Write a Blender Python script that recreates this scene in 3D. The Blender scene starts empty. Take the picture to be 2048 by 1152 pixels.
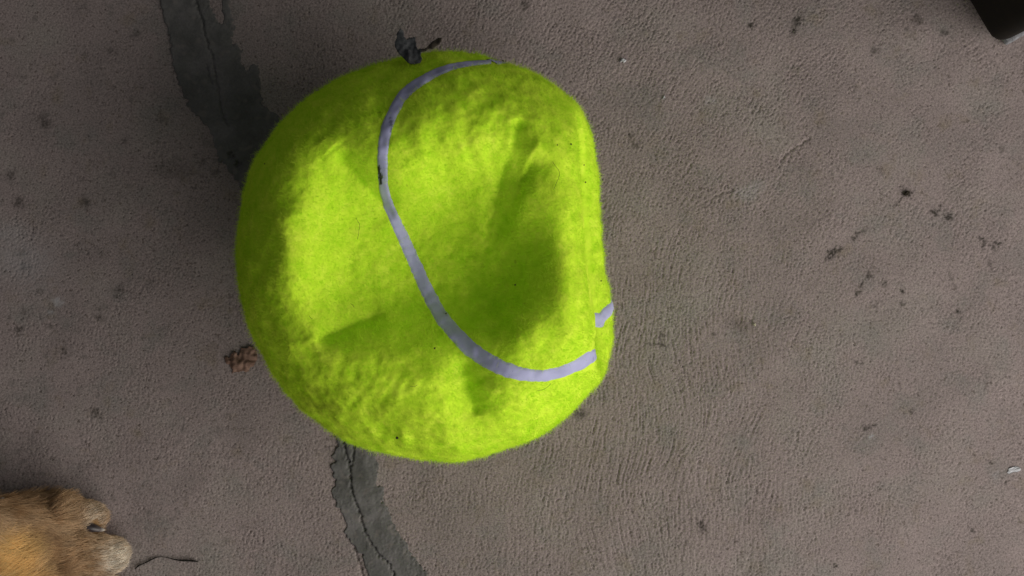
import bpy, bmesh, math
import numpy as np
from mathutils import Vector, Matrix
from mathutils.bvhtree import BVHTree

# ------------------------------------------------------------------ camera, world, light, exposure
sc = bpy.context.scene
CAM_H = 0.75
S = 0.65 / 2048.0                      # metres per photo pixel on the floor
cam_d = bpy.data.cameras.new('camera'); cam = bpy.data.objects.new('camera', cam_d)
sc.collection.objects.link(cam); sc.camera = cam
cam.location = (0, 0, CAM_H)
cam_d.sensor_width = 36.0
cam_d.lens = 36.0 * CAM_H / 0.65
cam_d.clip_start = 0.01; cam_d.clip_end = 50

world = bpy.data.worlds.new('World'); sc.world = world; world.use_nodes = True
bg = world.node_tree.nodes['Background']
bg.inputs[0].default_value = (0.94, 0.97, 0.95, 1)
bg.inputs[1].default_value = 0.090

ld = bpy.data.lights.new('open_side_daylight', 'AREA')     # soft daylight from the open side of the covered floor
ld.shape = 'RECTANGLE'; ld.size = 1.8; ld.size_y = 1.25
ld.energy = 22.2; ld.color = (1.0, 0.955, 0.88)
light = bpy.data.objects.new('open_side_daylight', ld); sc.collection.objects.link(light)
_az, _el, _dist = math.radians(-33), math.radians(31), 1.33
lp = Vector((math.cos(_az)*math.cos(_el), math.sin(_az)*math.cos(_el), math.sin(_el))) * _dist
light.location = lp
light.rotation_euler = (Vector((0.02, 0, 0.05)) - lp).to_track_quat('-Z', 'Y').to_euler()

sc.view_settings.view_transform = 'Standard'; sc.view_settings.look = 'None'
sc.view_settings.exposure = 0.0; sc.view_settings.gamma = 1.0
sc.view_settings.use_curve_mapping = False

rng = np.random.default_rng(11)

# ------------------------------------------------------------------ helpers
def P(px, py, z=0.0):
    k = S * (CAM_H - z) / CAM_H
    return np.array([(px - 1024) * k, (576 - py) * k, z])

def to_px(p):
    k = S * (CAM_H - p[:, 2]) / CAM_H
    return np.stack([p[:, 0] / k + 1024, 576 - p[:, 1] / k], 1)

def link(o, parent=None):
    sc.collection.objects.link(o)
    if parent is not None: o.parent = parent
    return o

def tag(o, label=None, cat=None, group=None, kind=None):
    if label: o['label'] = label
    if cat: o['category'] = cat
    if group: o['group'] = group
    if kind: o['kind'] = kind
    return o

def empty(name, loc):
    o = bpy.data.objects.new(name, None); o.location = loc; o.empty_display_size = 0.02
    return link(o)

def mesh_np(name, co, faces, mat, parent=None, smooth=True):
    """co (n,3), faces (m,k) of equal size"""
    me = bpy.data.meshes.new(name)
    co = np.asarray(co, np.float32); faces = np.asarray(faces, np.int32)
    m, k = faces.shape
    me.vertices.add(len(co)); me.vertices.foreach_set('co', co.ravel())
    me.loops.add(m * k); me.loops.foreach_set('vertex_index', faces.ravel())
    me.polygons.add(m); me.polygons.foreach_set('loop_start', np.arange(m, dtype=np.int32) * k)
    me.update(calc_edges=True); me.validate()
    me.polygons.foreach_set('use_smooth', np.full(len(me.polygons), smooth))
    me.materials.append(mat)
    o = bpy.data.objects.new(name, me)
    return link(o, parent)

def local(o):
    """keep world placement when a part built in world space is parented to an Empty"""
    if o.parent is not None:
        o.matrix_parent_inverse = Matrix.Translation(-Vector(o.parent.location))
    return o

def attr(o, name, val):
    a = o.data.attributes.new(name, 'FLOAT', 'POINT')
    a.data.foreach_set('value', np.asarray(val, np.float32).ravel())

def fft_noise(shape, lo, hi, seed):
    """band of noise with wavelengths lo..hi (in cells), unit variance"""
    r = np.random.default_rng(seed)
    f = np.fft.rfft2(r.standard_normal(shape))
    fy = np.fft.fftfreq(shape[0])[:, None]; fx = np.fft.rfftfreq(shape[1])[None, :]
    fr = np.sqrt(fx * fx + fy * fy) + 1e-9
    g = np.exp(-(fr * lo) ** 2 * 0.7) * (1 - np.exp(-(fr * hi) ** 2 * 0.7))
    n = np.fft.irfft2(f * g, s=shape)
    return (n - n.mean()) / n.std()

def hash3(i, j, k, seed):
    h = (i * 374761393 + j * 668265263 + k * 2147483647 + seed * 1274126177) & 0xFFFFFFFF
    h = ((h ^ (h >> 13)) * 1274126177) & 0xFFFFFFFF
    h = ((h ^ (h >> 16)) * 2246822519) & 0xFFFFFFFF
    return ((h ^ (h >> 15)) & 0xFFFFFF) / float(0xFFFFFF) * 2 - 1

def vnoise(p, scale, seed=0):
    q = np.asarray(p) / scale + 100.0
    i = np.floor(q).astype(np.int64); f = q - i; f = f * f * (3 - 2 * f)
    out = 0
    for dx in (0, 1):
        for dy in (0, 1):
            for dz in (0, 1):
                w = (f[:, 0] if dx else 1 - f[:, 0]) * (f[:, 1] if dy else 1 - f[:, 1]) * (f[:, 2] if dz else 1 - f[:, 2])
                out = out + w * hash3(i[:, 0] + dx, i[:, 1] + dy, i[:, 2] + dz, seed)
    return out

def dist_poly(xy, pts):
    """distance of points (n,2) to an open polyline, and the parameter 0..1 along it"""
    pts = np.asarray(pts, float); best = np.full(len(xy), 1e9); par = np.zeros(len(xy))
    n = len(pts) - 1
    for a in range(n):
        p, q = pts[a], pts[a + 1]; d = q - p; L = (d * d).sum() + 1e-12
        t = np.clip(((xy - p) @ d) / L, 0, 1)
        r = np.hypot(*(xy - p - t[:, None] * d).T)
        m = r < best; best[m] = r[m]; par[m] = (a + t[m]) / n
    return best, par

def in_poly(xy, poly):
    poly = np.asarray(poly, float); ins = np.zeros(len(xy), bool); x, y = xy[:, 0], xy[:, 1]
    for a in range(len(poly)):
        x0, y0 = poly[a]; x1, y1 = poly[(a + 1) % len(poly)]
        if y0 == y1: continue
        c = ((y0 > y) != (y1 > y)) & (x < (x1 - x0) * (y - y0) / (y1 - y0) + x0)
        ins ^= c
    return ins

def smooth01(x): x = np.clip(x, 0, 1); return x * x * (3 - 2 * x)

# ------------------------------------------------------------------ materials
def new_mat(name):
    m = bpy.data.materials.new(name); m.use_nodes = True
    nt = m.node_tree; b = nt.nodes['Principled BSDF']
    return m, nt, b

def N(nt, t, **kw):
    n = nt.nodes.new(t)
    for k, v in kw.items(): setattr(n, k, v)
    return n

def noise_node(nt, scale, detail=4, rough=0.6, coord=None):
    n = N(nt, 'ShaderNodeTexNoise'); n.inputs['Scale'].default_value = scale
    n.inputs['Detail'].default_value = detail; n.inputs['Roughness'].default_value = rough
    if coord is not None: nt.links.new(coord, n.inputs['Vector'])
    return n

def ramp(nt, fac, stops):
    r = N(nt, 'ShaderNodeValToRGB'); cr = r.color_ramp
    while len(cr.elements) < len(stops): cr.elements.new(0.5)
    for e, (p, c) in zip(cr.elements, stops): e.position = p; e.color = (*c, 1)
    nt.links.new(fac, r.inputs[0]); return r.outputs[0]

def mix(nt, fac, a, b, mode='MIX'):
    m = N(nt, 'ShaderNodeMix', data_type='RGBA', blend_type=mode)
    for s, v in ((m.inputs['Factor'], fac), (m.inputs['A'], a), (m.inputs['B'], b)):
        if hasattr(v, 'is_linked'): nt.links.new(v, s)
        elif isinstance(v, (tuple, list)): s.default_value = (*v, 1)
        else: s.default_value = v
    return m.outputs['Result']

def attr_node(nt, name):
    a = N(nt, 'ShaderNodeAttribute'); a.attribute_name = name; return a

def simple_mat(name, c1, c2, scale=200, rough=0.8, bump=0.2, dist=0.0005):
    m, nt, b = new_mat(name); co = N(nt, 'ShaderNodeNewGeometry').outputs['Position']
    n = noise_node(nt, scale, 5, 0.65, co)
    nt.links.new(ramp(nt, n.outputs[0], [(0.3, c1), (0.7, c2)]), b.inputs['Base Color'])
    b.inputs['Roughness'].default_value = rough; b.inputs['Specular IOR Level'].default_value = 0.25
    bp = N(nt, 'ShaderNodeBump'); bp.inputs['Strength'].default_value = bump; bp.inputs['Distance'].default_value = dist
    nt.links.new(n.outputs[0], bp.inputs['Height']); nt.links.new(bp.outputs[0], b.inputs['Normal'])
    return m

def concrete_mat():
    m, nt, b = new_mat('concrete'); co = N(nt, 'ShaderNodeNewGeometry').outputs['Position']
    n1 = noise_node(nt, 14, 4, 0.6, co)
    c = ramp(nt, n1.outputs[0], [(0.30, (0.244, 0.203, 0.198)), (0.5, (0.288, 0.234, 0.230)), (0.72, (0.280, 0.247, 0.230))])
    n2 = noise_node(nt, 38, 5, 0.62, co)
    c = mix(nt, ramp(nt, n2.outputs[0], [(0.52, (0, 0, 0)), (0.72, (0.55,) * 3)]), c, (0.198, 0.192, 0.180))   # greenish grey patches
    n5 = noise_node(nt, 60, 3, 0.6, co)
    c = mix(nt, ramp(nt, n5.outputs[0], [(0.58, (0, 0, 0)), (0.75, (0.5,) * 3)]), c, (0.215, 0.172, 0.125))      # ochre patches
    n3 = noise_node(nt, 900, 3, 0.7, co)
    c = mix(nt, 0.75, c, ramp(nt, n3.outputs[0], [(0.30, (0.20,) * 3), (0.5, (0.5,) * 3), (0.70, (0.70,) * 3)]), 'OVERLAY')
    n4 = noise_node(nt, 420, 2, 0.5, co)
    c = mix(nt, ramp(nt, n4.outputs[0], [(0.62, (0, 0, 0)), (0.70, (0.6,) * 3)]), c, (0.085, 0.064, 0.053))     # dark specks of grit
    c = mix(nt, attr_node(nt, 'stain').outputs['Fac'], c, (0.034, 0.029, 0.024))
    c = mix(nt, attr_node(nt, 'damp').outputs['Fac'], c, (0.115, 0.105, 0.098))
    c = mix(nt, attr_node(nt, 'pale').outputs['Fac'], c, (0.42, 0.41, 0.43))
    nt.links.new(c, b.inputs['Base Color'])
    b.inputs['Roughness'].default_value = 0.85; b.inputs['Specular IOR Level'].default_value = 0.25
    bp = N(nt, 'ShaderNodeBump'); bp.inputs['Strength'].default_value = 0.5; bp.inputs['Distance'].default_value = 0.0004
    nt.links.new(n3.outputs[0], bp.inputs['Height']); nt.links.new(bp.outputs[0], b.inputs['Normal'])
    return m

def filler_mat():
    m, nt, b = new_mat('grey_filler'); co = N(nt, 'ShaderNodeNewGeometry').outputs['Position']
    n1 = noise_node(nt, 45, 5, 0.6, co)
    c = ramp(nt, n1.outputs[0], [(0.32, (0.092, 0.090, 0.086)), (0.52, (0.130, 0.126, 0.125)), (0.7, (0.180, 0.168, 0.172))])
    n3 = noise_node(nt, 800, 3, 0.7, co)
    c = mix(nt, 0.5, c, ramp(nt, n3.outputs[0], [(0.3, (0.34,) * 3), (0.72, (0.62,) * 3)]), 'OVERLAY')
    c = mix(nt, attr_node(nt, 'pale').outputs['Fac'], c, (0.185, 0.165, 0.160))
    nt.links.new(c, b.inputs['Base Color']); b.inputs['Roughness'].default_value = 0.8
    b.inputs['Specular IOR Level'].default_value = 0.3
    bp = N(nt, 'ShaderNodeBump'); bp.inputs['Strength'].default_value = 0.35; bp.inputs['Distance'].default_value = 0.0003
    nt.links.new(n3.outputs[0], bp.inputs['Height']); nt.links.new(bp.outputs[0], b.inputs['Normal'])
    return m

def felt_mat():
    m, nt, b = new_mat('yellow_felt'); co = N(nt, 'ShaderNodeNewGeometry').outputs['Position']
    n1 = noise_node(nt, 130, 4, 0.6, co)
    c = ramp(nt, n1.outputs[0], [(0.3, (0.52, 0.82, 0.030)), (0.55, (0.64, 0.89, 0.050)), (0.75, (0.75, 0.94, 0.08))])
    c = mix(nt, attr_node(nt, 'dirt').outputs['Fac'], c, (0.14, 0.16, 0.012))
    nt.links.new(c, b.inputs['Base Color']); b.inputs['Roughness'].default_value = 0.95
    b.inputs['Specular IOR Level'].default_value = 0.05
    n2 = noise_node(nt, 700, 4, 0.7, co)
    bp = N(nt, 'ShaderNodeBump'); bp.inputs['Strength'].default_value = 0.6; bp.inputs['Distance'].default_value = 0.0007
    nt.links.new(n2.outputs[0], bp.inputs['Height']); nt.links.new(bp.outputs[0], b.inputs['Normal'])
    return m

def fibre_mat():
    m, nt, b = new_mat('felt_fibre'); out = nt.nodes['Material Output']; nt.nodes.remove(b)
    a = attr_node(nt, 'fcol')
    d = N(nt, 'ShaderNodeBsdfDiffuse'); t = N(nt, 'ShaderNodeBsdfTranslucent'); mx = N(nt, 'ShaderNodeMixShader')
    nt.links.new(a.outputs['Color'], d.inputs[0]); nt.links.new(a.outputs['Color'], t.inputs[0])
    mx.inputs[0].default_value = 0.45
    nt.links.new(d.outputs[0], mx.inputs[1]); nt.links.new(t.outputs[0], mx.inputs[2]); nt.links.new(mx.outputs[0], out.inputs[0])
    return m

def fur_mat():
    m, nt, b = new_mat('dog_fur'); a = attr_node(nt, 'fcol')
    nt.links.new(a.outputs['Color'], b.inputs['Base Color'])
    b.inputs['Roughness'].default_value = 0.55; b.inputs['Specular IOR Level'].default_value = 0.35
    return m

M_CONC, M_FILL, M_FELT, M_FIBRE, M_FUR = concrete_mat(), filler_mat(), felt_mat(), fibre_mat(), fur_mat()

def strands(name, pts, rad, col, mat, parent):
    """pts (n,k,3), rad (n,k), col (n,3)"""
    n, k, _ = pts.shape
    hc = bpy.data.hair_curves.new(name)
    hc.add_curves([k] * n)
    hc.position_data.foreach_set('vector', np.asarray(pts, np.float32).ravel())
    r = hc.attributes.get('radius') or hc.attributes.new('radius', 'FLOAT', 'POINT')
    r.data.foreach_set('value', np.asarray(rad, np.float32).ravel())
    c = hc.attributes.new('fcol', 'FLOAT_COLOR', 'CURVE')
    c4 = np.ones((n, 4), np.float32); c4[:, :3] = col
    c.data.foreach_set('color', c4.ravel())
    hc.materials.append(mat)
    o = bpy.data.objects.new(name, hc)
    link(o, parent); tag(o, kind='stuff')
    return local(o)

# ------------------------------------------------------------------ the concrete floor
CELL = 0.00066
XI = np.arange(-0.366, 0.366, CELL); YI = np.arange(-0.212, 0.212, CELL)
NX, NY = len(XI), len(YI)
GX, GY = np.meshgrid(XI, YI)                       # (NY,NX)
PXg = GX / S + 1024; PYg = 576 - GY / S
gpx = np.stack([PXg.ravel(), PYg.ravel()], 1)
shp = (NY, NX)

# trowel strokes: white noise smeared along curved strokes
def smear(seed, steps, ang):
    r = fft_noise(shp, 1.2, 12, seed)
    acc = r.copy(); w = 1.0
    ca, sa = np.cos(ang), np.sin(ang)
    for sgn in (-1, 1):
        y, x = np.mgrid[0:NY, 0:NX].astype(float)
        for s in range(steps):
            yi = np.clip(y.round().astype(int), 0, NY - 1); xi = np.clip(x.round().astype(int), 0, NX - 1)
            x = x + sgn * ca[yi, xi]; y = y + sgn * sa[yi, xi]
            acc += r[np.clip(y.round().astype(int), 0, NY - 1) % NY, np.clip(x.round().astype(int), 0, NX - 1) % NX]
    return (acc - acc.mean()) / acc.std()
lowb = smooth01((PYg - 740) / 160)
a_up = np.arctan2(-(680 - PYg), 1 * (2250 - PXg)) + math.pi / 2
a_dn = np.arctan2(-(1010 - PYg), 1 * (2000 - PXg)) + math.pi / 2
ang = a_up * (1 - lowb) + a_dn * lowb + 0.13 * fft_noise(shp, 80, 400, 3)
streak = smear(5, 9, ang)
streak_s = smear(25, 2, ang)
gran = fft_noise(shp, 1.7, 6, 6); fine = fft_noise(shp, 1.2, 4, 7)
stroke_w = np.exp(-(((PXg - 1330) / 260) ** 2 + ((PYg - 690) / 190) ** 2)) + np.exp(-(((PXg - 1300) / 330) ** 2 + ((PYg - 980) / 210) ** 2)) \
    + 0.35 * np.exp(-(((PXg - 1300) / 300) ** 2 + ((PYg - 150) / 230) ** 2))
stroke_w = np.clip(stroke_w * (1 + 0.35 * fft_noise(shp, 40, 200, 8)), 0, 1)
rough_w = np.clip(0.62 + 0.22 * fft_noise(shp, 50, 300, 9) + 0.35 * np.exp(-((PXg - 1250) / 300) ** 2) - 0.25 * smooth01((PXg - 1550) / 250) - 0.30 * smooth01((700 - PXg) / 300), 0.15, 1.2)
tex = gran * 0.75 * (1 - 0.45 * stroke_w) + streak_s * 0.40 + streak * 0.72 * stroke_w
tex = tex / tex.std()
tex = np.where(tex > 0, tex * 0.32, -np.clip(np.abs(tex) - 0.35, 0, 9) * 1.45)            # flat lands, sharper pits
hgt = 0.00031 * rough_w * tex + 0.000035 * fine + 0.00025 * fft_noise(shp, 70, 400, 10)
pit = fft_noise(shp, 2.0, 7, 12)
hgt -= 0.0008 * np.clip(pit - 1.8, 0, 1.2)

ragn = fft_noise(shp, 4.5, 30, 13).ravel(); ragn2 = fft_noise(shp, 4.5, 30, 14).ravel()
wob = gpx + np.stack([ragn, ragn2], 1) * 2.2

# grey filler smeared along the old crack
FL = [(319,-60),(319,0),(324,31),(335,56),(338,80),(342,101),(343,122),(349,139),(352,160),(366,191),(380,219),(401,240),(420,264),(428,288),(434,316),(453,337),(474,365),(484,385),
      (520,470),(575,600),(630,760),(674,889),(665,905),(666,921),(661,938),(670,962),(663,988),(674,1013),(684,1030),(690,1049),(686,1060),(694,1081),(707,1092),(724,1111),(728,1130),(739,1152),(750,1260)]
FR = [(900,1260),(858,1152),(853,1141),(837,1125),(820,1103),(814,1084),(799,1065),(783,1041),(780,1016),(766,1003),(769,989),(769,973),(749,967),(759,943),(761,929),(751,919),(753,905),
      (740,860),(700,700),(660,520),(610,330),(567,240),(557,229),(540,219),(526,208),(522,174),(522,153),(520,128),(501,128),(493,139),(481,115),(487,94),(481,90),(467,87),(465,66),(477,52),(467,45),(462,20),(458,-60),
      (443,-60),(444,10),(444,21),(449,47),(439,47),(430,28),(420,0),(415,-60)]
fmask = in_poly(wob, FL + FR).reshape(shp)
dl, _ = dist_poly(wob, FL); dr, _ = dist_poly(wob, FR)
feather = smooth01(np.minimum(dl / 5.0 + 0.45, dr / 26.0 + 0.10)).reshape(shp)
cr = np.zeros(len(gpx))
def crack(pts, w, taper=True, wobble=1.2):
    d, t = dist_poly(gpx + np.stack([ragn, ragn2], 1) * wobble, pts)
    ww = w * (1 - 0.45 * t if taper else 1) * (1 + 0.25 * ragn)
    return np.exp(-(d / np.maximum(ww, 1.5)) ** 2)
CRK_F = crack([(392,-60),(392,0),(399,24),(406,45),(415,90),(427,118),(431,149),(439,194),(446,229),(458,253)], 2.0)
CRK_F *= 0.6
CRK_F = np.maximum(CRK_F, 0.5 * crack([(411,128),(418,148),(425,170)], 1.3))
CRK_F = np.maximum(CRK_F, crack([(680,850),(692,908),(699,932),(701,959),(704,986),(715,1011),(723,1038),(731,1065),(745,1089),(758,1108),(780,1130),(785,1141),(790,1160)], 2.0))
CRK_F = np.maximum(CRK_F, 0.7 * crack([(712,860),(708,902),(705,920),(699,938)], 1.8))
hole = np.zeros(len(gpx))
for x, y, r in ((461,307,5), (466,313,4), (477,330,6), (474,324,4)):
    hole = np.maximum(hole, np.exp(-(((wob[:, 0] - x) ** 2 + (wob[:, 1] - y) ** 2) / r ** 2) ** 1.5))
CRK_G = crack([(707,1090),(712,1105),(718,1124),(728,1160),(735,1200)], 2.2)
CRK_G = np.maximum(CRK_G, 0.5 * crack([(1560,325),(1572,308),(1590,295),(1622,275)], 1.6))
CRK_G = np.maximum(CRK_G, 0.35 * crack([(1400,410),(1445,385),(1470,378)], 1.3))
hgt -= (0.0030 * np.maximum(CRK_F, hole) + 0.0018 * CRK_G).reshape(shp)
hf = hgt * 0.35 + 0.00004 * fft_noise(shp, 3, 14, 15) + 0.00018 * fft_noise(shp, 18, 90, 16)
fill_h = hgt + 0.0 + feather * (0.0007 + (hf - hgt) * 0.9) + 0.00006
fill_h -= (0.0009 * np.maximum(CRK_F, hole)).reshape(shp)

# stains, paw-print smudges, chalky scuffs
stain = np.zeros(len(gpx)); pale = np.zeros(len(gpx))
def blot(dst, x, y, rx, ry, rot, amt, hard=1.5, wob_amt=2.2):
    c, s = math.cos(rot), math.sin(rot)
    m = (np.abs(gpx[:, 0] - x) < 3.5 * max(rx, ry) + 20) & (np.abs(gpx[:, 1] - y) < 3.5 * max(rx, ry) + 20)
    dx = gpx[m, 0] - x + ragn[m] * wob_amt; dy = gpx[m, 1] - y + ragn2[m] * wob_amt
    u = (dx * c + dy * s) / rx; v = (-dx * s + dy * c) / ry
    dst[m] = np.maximum(dst[m], min(1.0, amt * 1.25) * np.exp(-(u * u + v * v) ** hard))
for a in ((1814,387,11,6,-.4,.85),(1800,400,14,3,-.8,.7),(1868,425,7,6,.5,.7),(1882,415,5,5,0,.5),(1898,434,8,5,.6,.65),(1668,505,16,7,-.5,.75),(1658,514,10,6,-.3,.5),
          (1715,470,22,4,-.55,.5),(1708,476,6,6,0,.5),(1966,480,10,4,.3,.65),(1968,490,5,10,.2,.5),(1995,487,11,4,.1,.6),(1985,495,12,3,.9,.45),(1978,525,5,8,0,.4),(1982,540,4,5,0,.35),
          (1716,585,7,5,-.6,.75),(1724,571,3,8,.3,.6),(1805,583,4,7,.3,.7),(1770,568,4,6,.3,.55),(1737,550,4,7,0,.5),(1805,606,5,4,0,.5),(1750,608,16,3,-.5,.35),(1917,625,5,4,0,.65),(1919,637,5,3,0,.6),
          (1735,855,9,5,-.3,.55),(1748,851,5,5,0,.6),(1824,824,5,3,0,.65),(1670,1131,6,3,-.6,.75),(1945,1060,6,3,.5,.65),(1984,927,4,4,0,.6),(2012,965,4,4,0,.6),(1718,726,12,3,.1,.5),
          (1595,42,13,9,-.7,.6),(1588,60,6,14,.3,.5),(1504,50,7,4,0,.7),(1750,100,12,6,-.4,.4),(1890,65,10,7,0,.5),(1835,40,10,9,0,.4),(1812,60,6,4,0,.35),
          (1405,1055,6,11,0,.6),(1400,1045,7,5,0,.5),(1262,272,6,5,0,.5),(1270,290,9,8,.4,.35),(1315,690,22,3,.05,.45),(1322,672,5,6,0,.45),(1427,668,6,5,0,.4),(1160,828,14,10,0,.45),
          (38,405,11,12,0,.62),(20,352,9,11,0,.55),(170,404,9,14,-.4,.58),(90,245,12,17,-.3,.55),(42,506,12,9,0,.5),(52,533,11,7,.4,.55),(78,585,9,4,0,.45),(238,578,7,12,.3,.62),(234,592,7,5,0,.5),
          (200,635,9,8,0,.55),(197,617,4,5,0,.5),(38,658,8,6,0,.7),(102,652,5,6,0,.65),(130,702,6,8,0,.55),(190,825,10,10,.2,.6),(203,838,5,7,-.5,.5),(48,622,9,7,0,.4),(18,635,4,4,0,.5),
          (272,68,12,10,0,.4),(222,102,10,6,0,.45),(170,110,8,8,0,.35),(430,345,9,8,0,.35),(386,375,7,6,0,.4),(345,340,40,18,.1,.32),(250,282,7,8,0,.4),(405,325,6,7,0,.4),(330,240,14,8,.3,.3),
          (1050,10,7,12,0,.5),(950,20,9,7,0,.3),(2005,300,5,7,0,.35),(1855,260,8,3,1.2,.3),(1905,560,4,18,-.3,.3),(1480,650,30,14,.3,.22),(1760,340,12,4,1.0,.35)):
    blot(stain, *a)
for a in ((45,520,60,46,.3,.30,1.,6),(115,603,11,9,0,.55),(100,625,4,4,0,.5),(25,470,40,26,0,.22),(1744,873,5,4,0,.6),(1420,200,9,9,0,.22),(1500,380,40,16,-.4,.18),(1990,950,7,6,0,.2)):
    blot(pale, *a)
tiny = fft_noise(shp, 1.6, 6, 31).ravel()
stain = np.maximum(stain, 0.6 * smooth01((tiny - 2.75) / 0.5) * (0.4 + 0.6 * smooth01((fft_noise(shp, 60, 300, 32).ravel() + 0.3))))
damp = np.clip(smooth01((fft_noise(shp, 14, 70, 33).ravel() - 1.5) / 1.2) * 0.35 * smooth01((620 - gpx[:, 0]) / 200), 0, 1)
stain = np.clip(stain * np.where(gpx[:, 0] > 1000, 1.4, 0.95), 0, 0.95) * np.clip(0.85 + 0.30 * fft_noise(shp, 2, 8, 34).ravel(), 0.2, 1.1)

# floor sheet: fine cells where the photograph looks, growing outward
def grow(a, out=1.6):
    st, L = CELL * 6, [];  x = a
    while x < out: x += st; st *= 1.35; L.append(x)
    return np.array(L)
gx_o = grow(XI[-1]); gy_o = grow(YI[-1])
XA = np.concatenate([-(gx_o[::-1]) + (XI[0] + XI[-1]), XI, gx_o]); YA = np.concatenate([-(gy_o[::-1]) + (YI[0] + YI[-1]), YI, gy_o])
AX, AY = np.meshgrid(XA, YA); AZ = np.zeros_like(AX); ox, oy = len(gx_o), len(gy_o)
def pad(v):
    z = np.zeros(AX.shape, np.float32); z[oy:oy + NY, ox:ox + NX] = v.reshape(shp); return z
AZ = pad(hgt)
nx, ny = len(XA), len(YA)
idx = np.arange(nx * ny).reshape(ny, nx)
quads = np.stack([idx[:-1, :-1], idx[:-1, 1:], idx[1:, 1:], idx[1:, :-1]], -1).reshape(-1, 4)
floor = mesh_np('concrete_floor', np.stack([AX.ravel(), AY.ravel(), AZ.ravel()], 1), quads, M_CONC)
tag(floor, 'rough trowelled grey brown concrete floor', 'floor', kind='structure')
attr(floor, 'stain', pad(stain)); attr(floor, 'pale', pad(pale)); attr(floor, 'damp', pad(damp))

cm = fmask[:-1, :-1] & fmask[:-1, 1:] & fmask[1:, 1:] & fmask[1:, :-1]
ii = np.arange(NX * NY).reshape(NY, NX)
fq = np.stack([ii[:-1, :-1], ii[:-1, 1:], ii[1:, 1:], ii[1:, :-1]], -1)[cm]
used, inv = np.unique(fq.ravel(), return_inverse=True)
fco = np.stack([GX.ravel(), GY.ravel(), fill_h.ravel()], 1)[used]
fq = inv.reshape(-1, 4)
# skirt down to the floor along the rim so the smear has thickness
e = np.concatenate([fq[:, [0, 1]], fq[:, [1, 2]], fq[:, [2, 3]], fq[:, [3, 0]]])
key = np.sort(e, 1); kk = key[:, 0].astype(np.int64) * len(used) + key[:, 1]
_, first, cnt = np.unique(kk, return_index=True, return_counts=True)
be = e[first[cnt == 1]]
bv, binv = np.unique(be.ravel(), return_inverse=True); binv = binv.reshape(-1, 2)
for _ in range(4):                                                     # relax the stepped rim into a smooth ragged line
    acc = np.zeros((len(bv), 2)); cn = np.zeros(len(bv)); pb = fco[bv, :2]
    for k_ in (0, 1): np.add.at(acc, binv[:, k_], pb[binv[:, 1 - k_]]); np.add.at(cn, binv[:, k_], 1)
    fco[bv, :2] = 0.5 * pb + 0.5 * acc / cn[:, None]
low = fco[bv].copy(); low[:, 2] -= 0.0009
sk = np.stack([be[:, 1], be[:, 0], binv[:, 0] + len(fco), binv[:, 1] + len(fco)], 1)
filler = mesh_np('crack_filler', np.concatenate([fco, low]), np.concatenate([fq, sk]), M_FILL, floor)
fpale = np.clip(smooth01((fft_noise(shp, 10, 60, 41) - 0.9) / 1.2) * 0.6 + 0.5 * smooth01((0.45 - feather) / 0.3) * smooth01(fft_noise(shp, 4, 20, 42)), 0, 1).ravel()
attr(filler, 'pale', np.concatenate([fpale[used], fpale[used][bv]]))
filler['label'] = 'dark grey filler smeared along the cracked line'

# ------------------------------------------------------------------ the ball
OUT = [(878,101),(954,108),(1004,123),(1054,137),(1107,167),(1145,194),(1174,232),(1197,297),(1203,358),(1206,420),(1208,480),(1215,532),(1225,580),(1231,622),(1235,652),(1228,711),(1211,755),(1179,787),(1139,831),(1095,867),(1012,899),(920,925),(859,922),(783,909),(695,884),(640,850),(600,822),(560,767),(520,703),(492,640),(476,560),(471,500),(476,450),(486,392),(520,300),(593,213),(684,152),(783,119)]
CXp, CYp = 855.0, 515.0
ZC = 0.084; HUP = 0.102; HDN = 0.098
op = np.array(OUT, float); k_s = S * (CAM_H - (ZC + 0.015)) / CAM_H
vx, vy = (op[:, 0] - CXp) * k_s, -(op[:, 1] - CYp) * k_s
oang = np.unwrap(np.arctan2(vy, vx)); orad = np.hypot(vx, vy)
o_ = np.argsort(np.mod(oang, 2 * math.pi)); oa, orr = np.mod(oang, 2 * math.pi)[o_], orad[o_]
oa3 = np.concatenate([oa - 2 * math.pi, oa, oa + 2 * math.pi]); or3 = np.concatenate([orr] * 3)
_tab = np.linspace(0, 2 * math.pi, 1441)[:-1]
_r = np.interp(_tab, oa3, or3)
_k = np.exp(-0.5 * (np.arange(-20, 21) / 5.5) ** 2); _k /= _k.sum()
_r = np.convolve(np.concatenate([_r[-20:], _r, _r[:20]]), _k, 'valid')
def rho(phi): return np.interp(np.mod(phi, 2 * math.pi), np.concatenate([_tab, [2 * math.pi]]), np.concatenate([_r, _r[:1]]))
BC = np.array([(CXp - 1024) * k_s, -(CYp - 576) * k_s])

# depth of the dents below the round dome, millimetres at photo points
DENT = [(655,265,0),(593,310,-1),(575,440,-1),(572,560,-1),(588,690,-1),(640,775,0),(700,840,0),
        (630,330,6),(690,345,18),(760,405,36),(745,290,3),(760,240,0),(720,230,-1),(800,350,16),(850,350,22),(850,400,37),(800,425,41),
        (640,660,9),(680,668,17),(760,630,38),(700,722,5),(780,705,14),(740,770,3),(850,770,5),(850,690,25),(800,650,35),(620,720,1),(680,780,1),(790,830,0),(900,680,30),
        (850,300,10),(900,250,3),(900,350,25),(950,300,13),(950,350,27),(1000,340,22),(1035,250,4),(1055,340,17),(1090,300,2),(1125,320,-2),(1135,260,-1),(1000,210,0),(900,200,0),(820,200,0),(1080,240,1),
        (950,845,2),(940,785,14),(920,725,24),(890,760,7),(1010,790,0),(985,745,11),(1050,715,8),(1080,750,0),(1110,700,-2),(1140,690,-5),(880,820,1),(1000,840,0),(1150,740,-1),(1080,810,0),(1160,420,-5),(1168,560,-6),(1100,205,5),(1145,235,4),(1040,175,3),(1112,280,-3)]
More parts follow.
